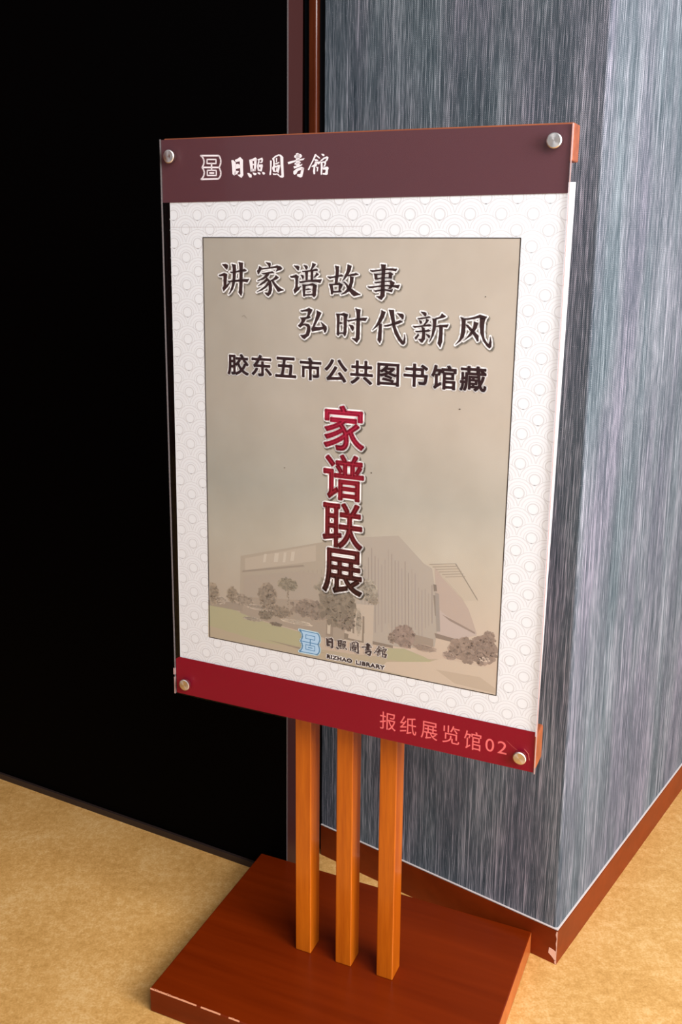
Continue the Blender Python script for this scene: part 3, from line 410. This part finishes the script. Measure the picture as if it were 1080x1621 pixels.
# ------------------------------------------------------------------ print
class Ink:
    """flat coloured shapes on the board, each layer a hair in front of the last"""
    def __init__(s): s.V = []; s.F = []; s.C = []
    def tri(s, pts, v, col, tris):
        b = len(s.V); s.V += [Q(u, v, w_) for u, w_ in pts]
        for t in tris: s.F.append(tuple(b + i for i in t)); s.C.append(col)
    def poly(s, pts, v, col):
        tr = tessellate_polygon([[Vector((a, b, 0)) for a, b in pts]])
        s.tri(pts, v, col, tr)
    def ribbon(s, pts, r, v, col, closed=False, caps=True):
        n_ = len(pts)
        for i in range(n_ if closed else n_ - 1):
            a = Vector(pts[i]); b = Vector(pts[(i + 1) % n_]); d = b - a
            if d.length < 1e-7: continue
            d.normalize(); p = Vector((-d.y, d.x)) * r
            s.tri([tuple(a + p), tuple(b + p), tuple(b - p), tuple(a - p)], v, col, [(0, 1, 2), (0, 2, 3)])
        if caps:
            for q_ in pts:
                k = 8; s.tri([(q_[0] + r * math.cos(2 * math.pi * i / k), q_[1] + r * math.sin(2 * math.pi * i / k)) for i in range(k)], v, col, [(0, i, i + 1) for i in range(1, k - 1)])
    def build(s, name, parent, label=None):
        me = bpy.data.meshes.new(name); me.from_pydata(s.V, [], s.F)
        at = me.color_attributes.new('col', 'FLOAT_COLOR', 'CORNER')
        buf = []
        for p in me.polygons: buf += list(s.C[p.index]) * p.loop_total
        at.data.foreach_set('color', buf)
        o = link(name, me, M_print, parent)
        if label: o['label'] = label
        return o
def P2(a): return [(a[i] / 1e4, a[i + 1] / 1e4) for i in range(0, len(a), 2)]
def outline(ink, pts, r, v, col, dx=0, dw=0):
    q_ = [(a + dx, b + dw) for a, b in pts]
    ink.poly(q_, v, col); ink.ribbon(q_, r, v, col, True)

VP = .0046        # paper surface
C_white = rgb(255, 250, 248); C_shadow = rgb(132, 122, 110); C_soft = rgb(160, 149, 135)

# photo rectangle
PQ = [(.0696, 1.2756), (.5520, 1.2776), (.5494, .6238), (.0676, .6274)]
me = bpy.data.meshes.new('photo_print')
me.from_pydata([Q(u, VP - .00010, w_) for u, w_ in PQ], [], [(3, 2, 1, 0)])
uvl = me.uv_layers.new(name='UVMap')
for li, uv_ in zip(range(4), [(0, 0), (1, 0), (1, 1), (0, 1)]): uvl.data[li].uv = uv_
photo = link('photo_print', me, M_photo, poster)

ink = Ink()
def cl(s, k=1.0):
    r, g_, b = (float(x) for x in s.split(',')); t_ = .14 if r > 145 else .16; r, g_, b = r + (208 - r) * t_, g_ + (194 - g_) * t_, b + (178 - b) * t_; return rgb(min(255, r * k), min(255, g_ * k), min(255, b * k))
v_ = VP - .00016
for i, (col, a) in enumerate(D['photo']):
    ink.poly(P2(a), v_ - i * .0000012, cl(col))
vb = v_ - .00014
def in_photo(pts): return all(.0700 < a < .5495 + (b - .624) * .004 and b > .6285 - (a - .068) * .008 for a, b in pts)
for j, (u, w_, ru, rw, n_, col) in enumerate(D['blobs']):
    if min(abs(ru), abs(rw)) > 30:
        for sc_, kk in ((1.12, 1.16), (.92, 1.08)):
            k = 18
            pts = [(u / 1e4 + abs(ru) / 1e4 * sc_ * random.uniform(.78, 1.12) * math.cos(2 * math.pi * t / k), w_ / 1e4 + abs(rw) / 1e4 * sc_ * random.uniform(.78, 1.12) * math.sin(2 * math.pi * t / k)) for t in range(k)]
            pts = [(min(.5488, max(.0704, a)), b) for a, b in pts]
            ink.poly(pts, vb + .00004 - j * 2e-7 - (.1 * sc_ < .1) * 1e-7, cl(col, kk))
    for i in range(int(n_ * 4.5)):
        a = random.uniform(0, 2 * math.pi); q_ = 1.08 * random.uniform(0, 1) ** .55
        cu, cw = u / 1e4 + ru / 1e4 * q_ * math.cos(a), w_ / 1e4 + rw / 1e4 * q_ * math.sin(a)
        rr = min(.0048, max(.0011, .24 * min(abs(ru), abs(rw)) / 1e4)) * random.uniform(.5, 1.15); k = 7
        kk = random.uniform(.93, 1.09)
        pts = [(cu + rr * random.uniform(.6, 1.2) * math.cos(2 * math.pi * t / k), cw + rr * random.uniform(.6, 1.2) * math.sin(2 * math.pi * t / k)) for t in range(k)]
        if not in_photo(pts): continue
        ink.tri(pts, vb - (j * 90 + i) * 1.2e-8, cl(col, kk), [(0, t, t + 1) for t in range(1, k - 1)])
ink.build('building_picture', photo)
# stray fibres and specks on the print
ink = Ink()
for pts in ([(.219, 1.0975), (.226, 1.1003), (.234, 1.0990), (.240, 1.0955)], [(.135, 1.159), (.139, 1.161), (.143, 1.1572)]):
    ink.ribbon(pts, .00025, v_ - .0003, rgb(134, 122, 108))
for u, w_, r in ((.348, .938, .0008), (.206, .931, .0007), (.478, 1.0435, .0009), (.508, 1.2, .0006)):
    ink.ribbon([(u, w_), (u + r, w_)], r, v_ - .0003, rgb(96, 82, 70))
ink.build('dust_speck', photo)['kind'] = 'stuff'
ink = Ink(); ink.ribbon(PQ, .0007, v_ - .0002, rgb(58, 50, 46), True); ink.build('photo_border', poster)

# scallop wave pattern on the paper margin
ink = Ink()
PER, ROW, RR = .0422, .0209, .0212
def inside(u, w_): return .0705 < u < .551 and .6245 < w_ < 1.277
rows = []
w0 = 1.3085; r_i = -2
cw = w0 + 2 * ROW
while cw > .535:
    off = 0.0182 + (PER / 2 if r_i % 2 else 0)
    rows.append([(off + k * PER, cw) for k in range(-1, 16)]); cw -= ROW; r_i += 1
LINE = [rgb(216, 212, 213), rgb(226, 222, 224), rgb(220, 216, 218)]
for ri, row in enumerate(rows):
    low = [c_ for rr_ in rows[ri + 1:ri + 3] for c_ in rr_]
    for (cu, cw) in row:
        for ai, (rad, wd) in enumerate(((.0208, .0008), (.0163, .0014), (.0112, .0008), (.0078, .0014))):
            k = 18
            for i in range(k):
                t0, t1 = math.pi * (2.1 * i / k - .55), math.pi * (2.1 * (i + 1) / k - .55)
                if ai < 3 and (i * 2.1 / k - .55 < -.1 or i * 2.1 / k - .55 > 1.1): continue
                a = (cu + rad * math.cos(t0), cw + rad * math.sin(t0)); b = (cu + rad * math.cos(t1), cw + rad * math.sin(t1))
                mu, mw = (a[0] + b[0]) / 2, (a[1] + b[1]) / 2
                if inside(mu, mw) or mu < .013 or mu > .609 or mw > 1.345 or mw < .572: continue
                if any((mu - x_) ** 2 + (mw - y_) ** 2 < RR ** 2 for x_, y_ in low): continue
                ink.ribbon([a, b], wd / 2, VP - .00008, LINE[ai % 3], False, False)
ink.ribbon([(.012, 1.2905), (.33, 1.2925)], .0004, VP - .00012, rgb(206, 198, 198), False, False)
ink.build('wave_pattern', poster)

# brush title, traced stroke by stroke
def title(name, strokes):
    ink = Ink()
    for i, a in enumerate(strokes):
        p = P2(a)
        outline(ink, p, .0033, VP - .00035, C_soft, .0016, -.0020)
        outline(ink, p, .0024, VP - .00038, C_shadow, .0014, -.0016)
        outline(ink, p, .0023, VP - .00045, C_white)
        ink.poly(p, VP - .00052, rgb(54, 30, 29))
        ink.ribbon(p, .00018, VP - .00052, rgb(54, 30, 29), True, False)
    return ink.build(name, poster)
title('brush_title', D['t1']); title('brush_title', D['t2'])

_gc = {}
def glyph(s):
    """triangles and outline segments of a text set in the built-in font, in a unit box"""
    if s in _gc: return _gc[s]
    cu = bpy.data.curves.new('tmp', 'FONT'); cu.body = s; cu.size = 1; cu.resolution_u = 6
    if len(s) > 1: cu.space_character = 1.12
    ob = bpy.data.objects.new('tmp', cu); COL.objects.link(ob)
    bpy.context.view_layer.update()
    me = ob.evaluated_get(bpy.context.evaluated_depsgraph_get()).to_mesh()
    V = [(v.co.x, v.co.y) for v in me.vertices]; Fs = [tuple(p.vertices) for p in me.polygons]
    cnt = {}
    for f_ in Fs:
        for i in range(len(f_)):
            e = tuple(sorted((f_[i], f_[(i + 1) % len(f_)]))); cnt[e] = cnt.get(e, 0) + 1
    E = [e for e, c_ in cnt.items() if c_ == 1]
    xs = [v[0] for v in V]; ys = [v[1] for v in V]; x0, x1, y0, y1 = min(xs), max(xs), min(ys), max(ys)
    V = [((a - x0) / (x1 - x0), (b - y0) / (y1 - y0)) for a, b in V]
    ob.to_mesh_clear() if False else None
    bpy.data.objects.remove(ob); bpy.data.curves.remove(cu)
    _gc[s] = (V, Fs, E); return _gc[s]
def put(ink, s, box, bold, v, col, grow=0, dx=0, dw=0, colf=None):
    V, Fs, E = glyph(s); u0, u1, w0, w1 = (x_ / 1e4 for x_ in box)
    u0 += bold; u1 -= bold; w0 += bold; w1 -= bold
    pts = [(u0 + a * (u1 - u0) + dx, w0 + b * (w1 - w0) + dw) for a, b in V]
    for f_ in Fs:
        q_ = [pts[i] for i in f_]
        c_ = colf(sum(p[1] for p in q_) / len(q_)) if colf else col
        ink.tri(q_, v, c_, [tuple(range(len(q_)))])
    r = bold + grow
    if r > 0:
        for a, b in E:
            c_ = colf((pts[a][1] + pts[b][1]) / 2) if colf else col
            ink.ribbon([pts[a], pts[b]], r, v, c_)
def text_line(name, items, bold, grow, col, parent, shadow=False, colf=None, v=None, white=C_white):
    v = v or VP - .0004
    ink = Ink()
    for it in items:
        s, box = it[0], it[1:]
        if grow:
            if shadow: put(ink, s, box, bold, v - .00002, C_soft, grow + .0008, .0018, -.0020); put(ink, s, box, bold, v - .00005, C_shadow, grow, .0015, -.0015)
            put(ink, s, box, bold, v - .0001, white, grow)
        put(ink, s, box, bold, v - .00017, col, 0, colf=colf)
    return ink.build(name, parent)
G = D['G']
text_line('subtitle_lettering', G['line'], .00085, .0019, rgb(56, 28, 30), poster)
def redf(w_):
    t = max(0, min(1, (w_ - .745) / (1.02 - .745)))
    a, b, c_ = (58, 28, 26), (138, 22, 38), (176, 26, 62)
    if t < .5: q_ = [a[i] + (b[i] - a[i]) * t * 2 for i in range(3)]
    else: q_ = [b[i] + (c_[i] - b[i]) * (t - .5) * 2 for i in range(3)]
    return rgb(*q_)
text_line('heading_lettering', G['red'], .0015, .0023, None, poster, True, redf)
text_line('english_lettering', G['en'], .0005, .0012, rgb(84, 70, 70), poster)
text_line('room_lettering', G['foot'], .00004, 0, rgb(240, 112, 112), footer, v=.0033)

ink = Ink(); ink.ribbon([(.5686, .5560), (.5790, .5480), (.5850, .5445)], .0003, .00312, rgb(196, 84, 84)); ink.ribbon([(.5950, .5490), (.6010, .5430), (.6030, .5330)], .0004, .00312, rgb(214, 120, 104))
ink.build('hairline_crack', footer)['kind'] = 'stuff'

# library emblem and brushed name on the header band, and again in colour on the poster
def emblem(ink, f, wk, v, col, rk=1.0):
    for a, wd, cl_ in D['logo']: ink.ribbon([f(p) for p in P2(a)], wd / 2e4 * wk * rk, v, col, bool(cl_))
ink = Ink(); emblem(ink, lambda p: p, .92, .00315, rgb(252, 238, 240)); ink.build('emblem', header)
ink = Ink()
for a in D['cal']: ink.poly(P2(a), .00315, rgb(252, 240, 242))
ink.build('brush_lettering', header)
a0, b0, su, sw = D['lt']
def fl(p): return (b0[0] + (p[0] - a0[0]) * su, b0[1] + (p[1] - a0[1]) * sw)
ink = Ink()
outer = [fl(p) for p in P2(D['logo'][0][0]) + P2(D['logo'][1][0])[::-1][1:-1]]
outline(ink, outer, .0026, VP - .0005, rgb(196, 218, 226)); ink.poly(outer, VP - .00054, rgb(176, 206, 232))
for a, wd, cl_ in D['logo']: ink.ribbon([fl(p) for p in P2(a)], wd / 2e4 * .5, VP - .0006, rgb(78, 132, 176), bool(cl_))
ink.build('colour_emblem', poster)
a0c, b0c, suc, swc = D['ct']
def fc(p): return (b0c[0] + (p[0] - a0c[0]) * suc, b0c[1] + (p[1] - a0c[1]) * swc)
ink = Ink()
for a in D['cal']:
    p = [fc(q_) for q_ in P2(a)]; outline(ink, p, .0013, VP - .0005, rgb(222, 212, 204)); ink.poly(p, VP - .00056, rgb(70, 56, 58))
ink.build('brush_lettering', poster)
